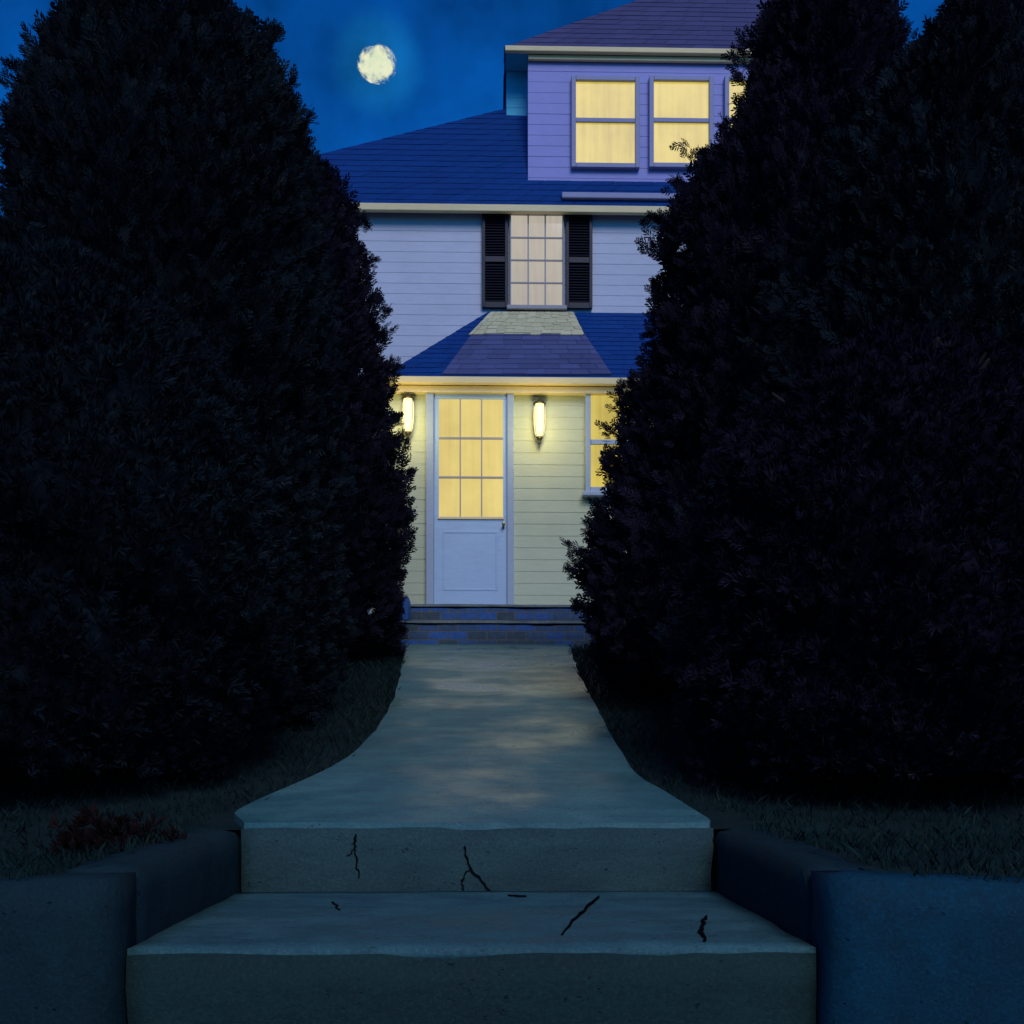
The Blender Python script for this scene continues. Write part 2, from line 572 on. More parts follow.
# ---------------------------------------------------------- front steps (street)
zt, zl = EYE - 0.172, EYE - 0.352
Y_LOW = 2.09
st = empty('stone_steps', (0, 1.5, 0), 'broad cracked concrete steps rising between low walls to the sloping path', 'steps')
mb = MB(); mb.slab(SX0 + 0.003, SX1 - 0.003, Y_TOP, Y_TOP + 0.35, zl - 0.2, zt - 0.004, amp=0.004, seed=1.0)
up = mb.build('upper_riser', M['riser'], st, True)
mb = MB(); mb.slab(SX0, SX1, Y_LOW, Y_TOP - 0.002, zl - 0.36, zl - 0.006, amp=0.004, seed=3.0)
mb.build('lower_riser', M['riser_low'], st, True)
mb = MB(); mb.slab(SX0 + 0.004, SX1 - 0.004, Y_LOW + 0.012, Y_TOP - 0.004, zl - 0.03, zl, amp=0.003, bevel=0.004, seed=2.0)
tr = mb.build('tread', M['tread'], st, True)
z = zl - 0.19
y = Y_LOW
while z > 0.1:
    y -= 0.3
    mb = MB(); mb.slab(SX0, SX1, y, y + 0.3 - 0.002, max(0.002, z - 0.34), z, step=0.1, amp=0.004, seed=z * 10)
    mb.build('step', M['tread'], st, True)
    z -= 0.175


def crack(pts, plane, width, parent):
    """A dark split following picture points; plane is ('y', v) or ('z', v)."""
    W = []
    for px, py in pts:
        if plane[0] == 'y':
            W.append(at(px, py, plane[1]))
        else:
            u = (px - 512) / F
            a = 1 / (cy_ - u * sy_)
            yy = (plane[1] - EYE) / ((763 - py) / F * a)
            W.append(Vector((yy * a * (u * cy_ + sy_), yy, plane[1])))
    nrm = Vector((0, -1, 0)) if plane[0] == 'y' else Vector((0, 0, 1))
    fine = []
    for i in range(len(W) - 1):
        for k in range(8):
            p = W[i].lerp(W[i + 1], k / 8)
            d = (W[i + 1] - W[i]).normalized().cross(nrm)
            fine.append(p + d * 0.0045 * random.uniform(-1, 1))
    fine.append(W[-1])
    mb = MB()
    L, Rr = [], []
    for i, p in enumerate(fine):
        d = (fine[min(i + 1, len(fine) - 1)] - fine[max(0, i - 1)]).normalized().cross(nrm)
        w = width * 0.36 * (0.35 + 0.65 * math.sin(math.pi * (0.15 + 0.7 * i / (len(fine) - 1)))) * random.uniform(0.6, 1.3)
        L.append(p - d * w + nrm * 0.0042); Rr.append(p + d * w + nrm * 0.0042)
    n = len(fine)
    mb.v = [tuple(p) for p in L + Rr] + [tuple(p - nrm * 0.02) for p in L + Rr]
    for i in range(n - 1):
        mb.f.append((i, i + 1, n + i + 1, n + i))
        mb.f.append((i + 1, i, 2 * n + i, 2 * n + i + 1))
        mb.f.append((n + i, n + i + 1, 3 * n + i + 1, 3 * n + i))
    return mb.build('crack', M['crack'], parent)


crack([(355, 834), (354, 850), (359, 878)], ('y', Y_TOP), 0.007, up)
crack([(463, 846), (470, 868), (493, 893)], ('y', Y_TOP), 0.008, up)
crack([(716, 836), (717, 860), (714, 884)], ('y', Y_TOP), 0.010, up)
crack([(598, 897), (580, 914), (562, 936)], ('z', zl), 0.009, tr)
crack([(705, 917), (701, 928), (704, 942)], ('z', zl), 0.010, tr)
crack([(333, 903), (340, 911)], ('z', zl), 0.008, tr)
crack([(508, 896), (526, 897)], ('z', zl), 0.010, tr)
crack([(470, 868), (462, 880), (464, 890)], ('y', Y_TOP), 0.005, up)
crack([(354, 850), (347, 856)], ('y', Y_TOP), 0.004, up)

# retaining walls flanking the steps
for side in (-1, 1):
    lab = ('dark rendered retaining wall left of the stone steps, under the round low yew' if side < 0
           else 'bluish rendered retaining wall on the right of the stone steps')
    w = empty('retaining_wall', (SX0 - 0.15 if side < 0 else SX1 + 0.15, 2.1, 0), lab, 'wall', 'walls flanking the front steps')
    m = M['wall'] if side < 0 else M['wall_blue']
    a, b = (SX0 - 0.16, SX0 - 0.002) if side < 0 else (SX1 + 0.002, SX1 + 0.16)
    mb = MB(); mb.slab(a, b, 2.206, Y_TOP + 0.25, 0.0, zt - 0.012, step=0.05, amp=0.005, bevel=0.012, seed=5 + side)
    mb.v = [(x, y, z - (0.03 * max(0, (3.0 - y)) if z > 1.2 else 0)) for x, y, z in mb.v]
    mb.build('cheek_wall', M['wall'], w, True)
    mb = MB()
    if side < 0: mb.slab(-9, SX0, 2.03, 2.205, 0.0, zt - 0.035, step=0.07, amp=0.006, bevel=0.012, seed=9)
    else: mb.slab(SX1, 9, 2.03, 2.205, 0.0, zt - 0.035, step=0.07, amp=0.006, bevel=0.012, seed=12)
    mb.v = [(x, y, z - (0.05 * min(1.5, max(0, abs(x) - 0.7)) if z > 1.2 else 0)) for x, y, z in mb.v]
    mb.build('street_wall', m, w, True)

# -------------------------------------------------------------------- house
YE, YM, YT = 10.8, 12.2, 12.19     # entrance front, main front, top storey front
FLOOR = EYE + 1.445
house = empty('house', (0, 13.5, EYE + 1.0),
              'pale blue shingle roofed house with glowing windows and lit entrance at the path end', 'house')


def X(px, y): return at(px, 763, y).x
def Z(py, y, px=520): return at(px, py, y).z


def siding(mb, x0, x1, z0, z1, y, exp=0.115):
    """Overlapping clapboards facing the street."""
    n = max(1, round((z1 - z0) / exp))
    e = (z1 - z0) / n
    for i in range(n):
        a, b = z0 + i * e, z0 + (i + 1) * e
        j = 0.001 * random.uniform(-1, 1)
        mb.poly([(x0, y - 0.0062 + j, a), (x1, y - 0.0062 - j, a), (x1, y - 0.003, b), (x0, y - 0.003, b)])
        mb.poly([(x0, y, a), (x1, y, a), (x1, y - 0.0062 - j, a), (x0, y - 0.0062 + j, a)])


def wall_block(name, x0, x1, y0, y1, z0, z1, m):
    mb = MB()
    mb.box(x0, x1, y0 + 0.001, y1, z0, z1)
    siding(mb, x0, x1, z0, z1, y0)
    return mb.build(name, m, house)


XL, XR = X(118, YM), X(1010, YM)
z_eave_main = Z(207, YM - 0.13)
main = wall_block('main_wall', XL, XR, YM, 18.6, EYE + 0.9, z_eave_main + 0.02, M['siding'])
# entrance block
exl, exr = X(372, YE), X(715, YE)
z_eave_entry = Z(379, YE - 0.13)
entry = wall_block('entrance_wall', exl, exr, YE, YM - 0.02, EYE + 0.95, z_eave_entry + 0.02, M['siding_entry'])
# top storey: a bay in front of a slightly wider block
txl, txr = X(528, YT), X(872, YT)
z_top_eave = Z(48, YT - 0.09, 640)
tower = wall_block('upper_wall', txl, txr, YT, 16.5, z_eave_main + 0.15, z_top_eave + 0.02, M['siding_tower'])
bxl = X(506.5, 12.5)
mb = MB(); mb.box(bxl, txl + 0.3, 12.501, 16.4, z_eave_main + 0.2, z_top_eave + 0.018)
siding(mb, bxl, txl, z_eave_main + 0.2, z_top_eave + 0.018, 12.5)
M['teal'] = painted('painted_moonlight_siding', (0.05, 0.50, 0.70), 0.15)  # moonlight on the side wall is painted in as teal
mb.build('upper_side_wall', M['teal'], house)


def shingle_plane(mb, bl, br, tl, tr, course=0.13, tab=0.24, thick=0.0055, ragged=1.0):
    """Rows of separate shingles over the quad bl-br (eave) to tl-tr (ridge), plus the deck beneath."""
    bl, br, tl, tr = map(Vector, (bl, br, tl, tr))
    nrm = (br - bl).cross(tl - bl).normalized()
    if nrm.z < 0: nrm = -nrm
    L = ((tl + tr) * 0.5 - (bl + br) * 0.5).length
    n = max(1, round(L / course))
    for i in range(n):
        v0, v1 = i / n, min(1.0, (i + 1.25) / n)
        a0, b0, a1, b1 = bl.lerp(tl, v0), br.lerp(tr, v0), bl.lerp(tl, v1), br.lerp(tr, v1)
        width = (b0 - a0).length
        cuts = [0.0]
        x = tab * random.uniform(0.3, 1.0)
        while x < width - 0.05:
            cuts.append(x / width)
            x += tab * random.uniform(0.75, 1.25)
        cuts.append(1.0)
        g = 0.003 / max(width, 0.1)
        for k in range(len(cuts) - 1):
            s, t = cuts[k] + (g if k else 0), cuts[k + 1] - g
            # keep the tab square: map its width to the course above
            def up(f):
                p = a0.lerp(b0, f)
                q = a1.lerp(b1, f)
                return q
            lift = nrm * (thick * 1.6 + random.uniform(0, 0.003))
            d = (a0 - a1).normalized() * random.uniform(-0.006, 0.008) * ragged
            p0, p1, p2, p3 = a0.lerp(b0, s) + d, a0.lerp(b0, t) + d, up(t), up(s)
            n0 = len(mb.v)
            mb.v += [tuple(p0 + lift), tuple(p1 + lift), tuple(p2 + nrm * 0.004), tuple(p3 + nrm * 0.004), tuple(p0), tuple(p1)]
            mb.f += [(n0, n0 + 1, n0 + 2, n0 + 3), (n0 + 4, n0 + 5, n0 + 1, n0)]
    mb.poly([bl, br, tr, tl])


# main roof: eave at the front, hip falling to the left, ridge behind the upper storey
ye = YM - 0.13
E0 = Vector((X(126, ye), ye, z_eave_main))
E1 = Vector((XR + 0.25, ye, z_eave_main))
T0 = at(526, 104, 12.56)
T1 = Vector((XR - 0.3, 12.56, T0.z))
B0 = Vector((E0.x, 18.9, z_eave_main)); B1 = Vector((E1.x, 18.9, z_eave_main))
mb = MB()
shingle_plane(mb, E0, E1, T0, T1)
shingle_plane(mb, E1, B1, T1, Vector((T1.x, 18.4, T1.z)))
shingle_plane(mb, B0, E0, Vector((T0.x, 18.4, T0.z)), T0)
BT0, BT1 = Vector((T0.x, 18.4, T0.z)), Vector((T1.x, 18.4, T0.z))
mb.poly([B1, B0, BT0, BT1]); mb.poly([T0, T1, BT1, BT0])
mb.poly([E0, E1, B1, B0])
roof = mb.build('main_roof', M['roof'], house)
mb = MB(); mb.box(E0.x, E1.x, ye - 0.035, ye + 0.03, z_eave_main - 0.065, z_eave_main + 0.012, 0.008)
mb.build('gutter', M['trim'], roof)

# upper roof
ty = YT - 0.09
U0 = at(505, 47.5, ty); U1 = Vector((txr + 0.25, ty, U0.z))
zr = U0.z + 1.9
V0 = Vector((X(640, ty) + 0.55, ty + 1.9, zr)); V1 = Vector((txr - 0.6, ty + 1.9, zr))
# hip passes through the picture's top edge near x = 640
k = at(640, 0, ty + 0.75)
d = (k - U0); V0 = U0 + d * (1.9 / d.z); V1 = Vector((max(V0.x + 0.4, txr - 0.9), V0.y, V0.z))
UB0, UB1 = Vector((U0.x, 16.8, U0.z)), Vector((U1.x, 16.8, U0.z))
mb = MB()
shingle_plane(mb, U0, U1, V0, V1)
shingle_plane(mb, UB0, U0, V0 + Vector((0, 0.05, 0)), V0)
shingle_plane(mb, U1, UB1, V1, V1 + Vector((0, 0.05, 0)))
mb.poly([UB1, UB0, V0, V1]); mb.poly([U0, U1, UB1, UB0])
uroof = mb.build('upper_roof', M['roof_top'], house)
mb = MB(); mb.box(U0.x, U1.x, ty - 0.03, ty + 0.03, U0.z - 0.05, U0.z + 0.008, 0.008)
mb.box(txl, txr, ty + 0.032, YT - 0.018, U0.z - 0.10, U0.z - 0.052, 0.004)
mb.build('fascia', M['trim'], uroof)
mb = MB(); mb.box(U0.x + 0.01, txl - 0.002, ty + 0.032, 12.488, U0.z - 0.012, U0.z - 0.004)
mb.build('soffit', M['teal'], uroof)  # same teal, carrying the painted moonlight under the eave
# pale apron where the upper storey meets the roof
mb = MB()
s0, s1 = at(562, 205, YM - 0.16), at(705, 205, YM - 0.16)
mb.box(s0.x, s1.x, YM - 0.15, YM - 0.05, z_eave_main + 0.10, z_eave_main + 0.165, 0.01)
mb.build('apron_board', M['frame'], roof)

# entrance roof: a lean-to, hipped at its left end
ey = YE - 0.13
P0 = at(380, 378, ey); P1 = Vector((exr + 0.25, ey, P0.z))
Q0 = at(489, 312, YM - 0.02); Q1 = Vector((exr - 0.2, YM - 0.02, Q0.z))
mb = MB()
shingle_plane(mb, P0, P1, Q0, Q1)
W0 = Vector((P0.x, YM - 0.02, P0.z)); W1 = Vector((P1.x, YM - 0.02, P0.z))
shingle_plane(mb, W0, P0, Q0 + Vector((0, 0.01, 0)), Q0)
shingle_plane(mb, P1, W1, Q1, Q1 + Vector((0, 0.01, 0)))
mb.poly([P0, P1, W1, W0])
eroof = mb.build('entrance_roof', M['roof'], house)
mb = MB(); mb.box(P0.x, P1.x, ey - 0.035, ey + 0.03, P0.z - 0.055, P0.z + 0.012, 0.008)
mb.box(exl, exr, ey + 0.032, YE - 0.018, P0.z - 0.12, P0.z - 0.057, 0.004)
mb.build('gutter', M['trim'], eroof)
nrm = (P1 - P0).cross(Q0 - P0).normalized()
if nrm.z < 0: nrm = -nrm


def on_roof(px, py, lift):
    u = (px - 512) / F
    a = 1 / (cy_ - u * sy_)
    dr = Vector((a * (u * cy_ + sy_), 1, a * (763 - py) / F))
    o = Vector((0, 0, EYE))
    t = (P0 - o).dot(nrm) / dr.dot(nrm)
    return o + dr * t + nrm * lift


mb = MB(); shingle_plane(mb, on_roof(442, 376, 0.013), on_roof(612, 376, 0.013), on_roof(474, 333, 0.013), on_roof(583, 333, 0.013), 0.13, 0.2)  # shingle overlay imitating light that spreads down from the window
mb.build('painted_spill_shingles', M['roof_spill'], eroof)
mb = MB(); shingle_plane(mb, on_roof(470, 336, 0.022), on_roof(584, 336, 0.022), on_roof(491, 314, 0.022), on_roof(573, 314, 0.022), 0.12, 0.10, ragged=6.0)  # overlay for the brightest window light, just below the sill
mb.build('painted_glow_shingles', M['roof_glow'], eroof)


def window(x0, x1, z0, z1, y, cols, rows, pane_m, casing=0.065, bar=0.018, rail=None, frame_m=None, sill=True, bar_m=None):
    """x0..x1, z0..z1 is the glass; everything else is built round it."""
    c = casing
    fm = frame_m or M['frame']
    mb = MB()
    mb.box(x0 - c, x0, y - 0.07, y - 0.005, z0 - c, z1 + c, 0.006)
    mb.box(x1, x1 + c, y - 0.07, y - 0.005, z0 - c, z1 + c, 0.006)
    mb.box(x0 + 0.001, x1 - 0.001, y - 0.068, y - 0.005, z1, z1 + c, 0.006)
    mb.box(x0 + 0.001, x1 - 0.001, y - 0.068, y - 0.005, z0 - c, z0, 0.006)
    w = mb.build('window', fm, house)
    mb = MB(); mb.box(x0 - 0.004, x1 + 0.004, y - 0.030, y - 0.022, z0 - 0.004, z1 + 0.004)
    mb.build('pane', pane_m, w)
    mb = MB()
    for i in range(1, cols):
        x = x0 + (x1 - x0) * i / cols
        mb.box(x - bar / 2, x + bar / 2, y - 0.048, y - 0.031, z0, z1)
    for i in range(1, rows):
        z = z0 + (z1 - z0) * i / rows
        mb.box(x0, x1, y - 0.050, y - 0.031, z - bar / 2, z + bar / 2)
    if rail:
        mb.box(x0, x1, y - 0.058, y - 0.031, rail - 0.024, rail + 0.024, 0.005)
    mb.build('sash_bars', bar_m or (fm if rail else M['sash']), w)
    if sill:
        mb = MB(); mb.box(x0 - c - 0.03, x1 + c + 0.03, y - 0.11, y - 0.006, z0 - c - 0.045, z0 - c - 0.001, 0.008)
        mb.build('sill', fm, w)
    return w


# top storey windows
for a, b in ((575.5, 634.5), (653, 708), (728, 785)):
    window(X(a, YT), X(b, YT), Z(165.5, YT, a), Z(83.5, YT, a), YT, 1, 1, M['glass'], casing=0.05, rail=Z(122.5, YT, a), sill=False)
# first floor window with shutters
wz0, wz1 = Z(307, YM), Z(217, YM)
window(X(511, YM), X(562, YM), wz0, wz1, YM, 3, 4, M['glass_pale'], casing=0.018, bar=0.014, frame_m=M['sash'])
for a, b in ((482, 508), (565.5, 592)):
    x0, x1 = X(a, YM), X(b, YM)
    z0, z1 = Z(309.5, YM), Z(213.5, YM)
    mb = MB()
    mb.box(x0, x0 + 0.035, YM - 0.06, YM - 0.017, z0, z1, 0.004)
    mb.box(x1 - 0.035, x1, YM - 0.06, YM - 0.017, z0, z1, 0.004)
    for zz in (z0, (z0 + z1) / 2 - 0.03, z1 - 0.06):
        mb.box(x0 + 0.036, x1 - 0.036, YM - 0.058, YM - 0.017, zz, zz + 0.06)
    q = z0 + 0.07
    while q < z1 - 0.08:
        if abs(q - (z0 + z1) / 2) > 0.045:
            mb.poly([(x0 + 0.036, YM - 0.054, q), (x1 - 0.036, YM - 0.054, q), (x1 - 0.036, YM - 0.026, q + 0.034), (x0 + 0.036, YM - 0.026, q + 0.034)])
        q += 0.03
    mb.box(x0 + 0.03, x1 - 0.03, YM - 0.024, YM - 0.0175, z0 + 0.01, z1 - 0.01)
    mb.build('shutter', M['shutter'], house)

# entrance door
dx0, dx1 = X(434, YE), X(507, YE)
dz1 = Z(393, YE)
mb = MB()
mb.box(dx0 - 0.075, dx0, YE - 0.075, YE - 0.004, FLOOR, dz1, 0.006)
mb.box(dx1, dx1 + 0.065, YE - 0.075, YE - 0.004, FLOOR, dz1, 0.006)
mb.box(dx0 - 0.085, dx1 + 0.075, YE - 0.082, YE - 0.004, dz1 + 0.001, dz1 + 0.10, 0.006)
mb.build('door_frame', M['door_frame'], house)
gx0, gx1, gz0, gz1 = X(439, YE), X(503, YE), Z(518, YE), Z(401, YE)
mb = MB()
y0, y1 = YE - 0.050, YE - 0.019
mb.box(dx0 + 0.002, dx1 - 0.002, y0, y1, FLOOR + 0.02, gz0, 0.003)
mb.box(dx0 + 0.002, gx0, y0, y1, gz0 + 0.001, gz1 - 0.001)
mb.box(gx1, dx1 - 0.002, y0, y1, gz0 + 0.001, gz1 - 0.001)
mb.box(dx0 + 0.002, dx1 - 0.002, y0, y1, gz1, dz1 - 0.003, 0.003)
pz0, pz1 = FLOOR + 0.24, gz0 - 0.14
for a, b, c, d in ((dx0 + 0.09, dx1 - 0.09, pz0, pz0 + 0.02), (dx0 + 0.09, dx1 - 0.09, pz1 - 0.02, pz1)):
    mb.box(a, b, y0 - 0.004, y0 - 0.0005, c, d, 0.0015)
for a in (dx0 + 0.09, dx1 - 0.11):
    mb.box(a, a + 0.02, y0 - 0.0038, y0 - 0.0005, pz0 + 0.021, pz1 - 0.021, 0.003)
door = mb.build('door', M['door'], house)
mb = MB(); mb.box(gx0 - 0.003, gx1 + 0.003, YE - 0.036, YE - 0.028, gz0 - 0.003, gz1 + 0.003)
mb.build('pane', M['glass_door'], door)
mb = MB()
for i in (1, 2):
    x = gx0 + (gx1 - gx0) * i / 3
    mb.box(x - 0.006, x + 0.006, YE - 0.047, YE - 0.037, gz0, gz1)
for i in (1, 2):
    q = gz0 + (gz1 - gz0) * i / 3
    mb.box(gx0, gx1, YE - 0.049, YE - 0.037, q - 0.010, q + 0.010)
mb.build('sash_bars', M['sash'], door)
mb = MB(); mb.box(gx0 - 0.01, gx1 + 0.01, YE - 0.062, YE - 0.0505, gz0 - 0.028, gz0 - 0.004, 0.003)
mb.build('ledge', M['trim'], door)
hx, hz = dx1 - 0.035, FLOOR + 0.88
mb = MB()
mb.box(hx - 0.011, hx + 0.011, y0 - 0.006, y0 - 0.0005, hz - 0.035, hz + 0.035, 0.003)
mb.tube([(hx, y0 - 0.006, hz), (hx, y0 - 0.03, hz), (hx, y0 - 0.042, hz), (hx, y0 - 0.06, hz), (hx, y0 - 0.066, hz)], [0.006, 0.006, 0.016, 0.016, 0.006], 10)
mb.build('handle', M['brass'], door, True)
# window beside the door and one further along
window(X(590, YE), X(630, YE), Z(488, YE), Z(395, YE), YE, 1, 1, M['glass'], casing=0.05, rail=Z(443, YE), frame_m=M['door_frame'])
window(X(660, YE), X(700, YE), Z(488, YE), Z(395, YE), YE, 1, 1, M['glass'], casing=0.05, rail=Z(443, YE), frame_m=M['door_frame'])
# corner boards and a base board
mb = MB()
mb.box(exl - 0.02, exl + 0.07, YE - 0.026, YE + 0.06, FLOOR, z_eave_entry - 0.07, 0.004)
mb.build('corner_board', M['siding_entry'], house)
mb = MB(); mb.box(exl - 0.01, exr, YE - 0.022, YE - 0.018, FLOOR - 0.3, FLOOR + 0.06)
mb.build('plinth', M['door_frame'], house)

# entrance steps
es = empty('entrance_steps', (0.0, 9.9, EYE + 1.0), 'low blue and slate block steps below the lit door', 'steps')
bx0, bx1 = X(398, 9.6), X(700, 9.6)
z1_, z2_ = EYE + 1.245, FLOOR
mb = MB(); mb.slab(bx0, bx1, 9.6, 10.06, EYE + 0.8, z1_ - 0.03, step=0.1, amp=0.006, seed=21)
mb.build('lower_step', M['blocks'], es)
mb = MB(); mb.slab(bx0 - 0.01, bx1 + 0.01, 9.585, 10.05, z1_ - 0.029, z1_, step=0.08, amp=0.004, bevel=0.006, seed=22)
mb.build('tread', M['nosing'], es)
mb = MB(); mb.slab(bx0, bx1, 10.0, YE + 0.02, EYE + 0.8, z2_ - 0.03, step=0.1, amp=0.006, seed=23)
mb.build('upper_step', M['blocks'], es)
mb = MB(); mb.slab(bx0 - 0.01, bx1 + 0.01, 9.985, YE - 0.03, z2_ - 0.029, z2_, step=0.08, amp=0.004, bevel=0.006, seed=24)
mb.build('landing', M['nosing'], es)
mb = MB(); mb.slab(bx0 - 0.10, bx0 + 0.09, 9.62, 9.97, z1_ + 0.002, z2_ + 0.012, step=0.05, amp=0.004, bevel=0.006, seed=25)
mb.build('edge_block', M['blue_block'], es)


# lanterns
def lantern(px, py, label):
    c = at(px, py, YE - 0.10)
    r = empty('wall_lantern', (c.x, YE, c.z), label, 'lantern', 'lanterns beside the door')
    mb = MB(); mb.box(c.x - 0.035, c.x + 0.035, YE - 0.03, YE - 0.017, c.z - 0.10, c.z + 0.12, 0.005)
    mb.tube([(c.x, YE - 0.028, c.z + 0.09), (c.x, YE - 0.06, c.z + 0.19), (c.x, c.y, c.z + 0.205)], [0.009] * 3, 8)
    mb.build('bracket', M['metal'], r)
    mb = MB(); mb.lathe(c, [(0.004, 0.225), (0.02, 0.205), (0.062, 0.172), (0.066, 0.165)][::-1], 12)
    mb.build('cap', M['metal'], r, True)
    mb = MB(); mb.lathe(c, [(0.030, -0.155), (0.046, -0.12), (0.056, -0.03), (0.058, 0.06), (0.054, 0.13), (0.044, 0.163)], 14)
    mb.build('glass', M['lamp'], r, True)
    mb = MB()
    for q in range(4):
        a = math.pi / 4 + q * math.pi / 2
        pts = [(c.x + rr * math.cos(a), c.y + rr * math.sin(a), c.z + zz) for rr, zz in ((0.036, -0.158), (0.054, -0.12), (0.064, -0.03), (0.066, 0.06), (0.063, 0.165))]
        mb.tube(pts, [0.0028] * 5, 6)
    mb.build('cage', M['metal'], r)
    mb = MB(); mb.lathe(c, [(0.004, -0.225), (0.016, -0.21), (0.008, -0.195), (0.026, -0.18), (0.036, -0.157)], 12)
    mb.build('finial', M['metal'], r, True)
    li = bpy.data.lights.new('lantern_light', 'POINT')
    li.energy = 7.3
    li.color = (1.0, 0.80, 0.30)
    li.shadow_soft_size = 0.06
    lo = bpy.data.objects.new('lantern_light', li)
    COL.objects.link(lo)
    lo.parent = r
    lo.location = (0, -0.42, -0.10)


lantern(408, 416, 'lit wall lantern left of the door, beside the edge of the tall evergreen')
lantern(539.5, 421, 'lit wall lantern with dark finial between the door and the sidelight window')

# --------------------------------------------------------------------- trees
def spray_template(kind):
    """A flat fan of scale-leaved twigs, tip along +Y, as quads."""
    V, Q = [], []
    def blade(b, t, w):
        b, t = np.array(b, float), np.array(t, float)
        d = t - b
        p = np.array([-d[1], d[0], 0]); p /= np.linalg.norm(p)
        m = b + d * 0.55
        n = len(V)
        V.extend([b, m + p * w, t, m - p * w])
        Q.append((n, n + 1, n + 2, n + 3))
    if kind == 'fan':
        blade((0, 0, 0), (0, 1, 0.03), 0.045)
        for i, yy in enumerate((0.12, 0.3, 0.48, 0.64, 0.8)):
            s = 1 if i % 2 else -1
            for q in (1, -1):
                L = (0.58 - 0.42 * yy) * random.uniform(0.8, 1.15)
                a = R(random.uniform(34, 50)) * q
                blade((0, yy, 0.0), (math.sin(a) * L, yy + math.cos(a) * L, random.uniform(-0.1, 0.06)), 0.055)
    else:
        for k in range(11):
            a = R(random.uniform(-75, 75)); e = random.uniform(-0.5, 0.5); L = random.uniform(0.6, 1.0)
            blade((0, 0.03 * k, 0), (math.sin(a) * L * 0.7, 0.03 * k + math.cos(a) * L * 0.8, e * 0.7), 0.06)
    return np.array(V), np.array(Q)


TEMPL = {k: [spray_template(k) for _ in range(4)] for k in ('fan', 'tuft')}


def scatter(points, dirs, sizes, kind, rng):
    Vs, Qs, off = [], [], 0
    which = rng.integers(0, 4, len(points))
    for t in range(4):
        sel = which == t
        P, D, s = points[sel], dirs[sel], sizes[sel]
        if not len(P): continue
        V, Q = TEMPL[kind][t]
        D = D / np.linalg.norm(D, axis=1, keepdims=True)
        r = rng.normal(size=D.shape)
        A = np.cross(D, r); A /= np.linalg.norm(A, axis=1, keepdims=True)
        B = np.cross(A, D)
        W = P[:, None, :] + s[:, None, None] * (V[None, :, 0:1] * A[:, None, :] + V[None, :, 1:2] * D[:, None, :] + V[None, :, 2:3] * B[:, None, :])
        n = len(V)
        Vs.append(W.reshape(-1, 3))
        Qs.append((Q[None] + (np.arange(len(P)) * n)[:, None, None] + off).reshape(-1, 4))
        off += len(P) * n
    return np.concatenate(Vs), np.concatenate(Qs)


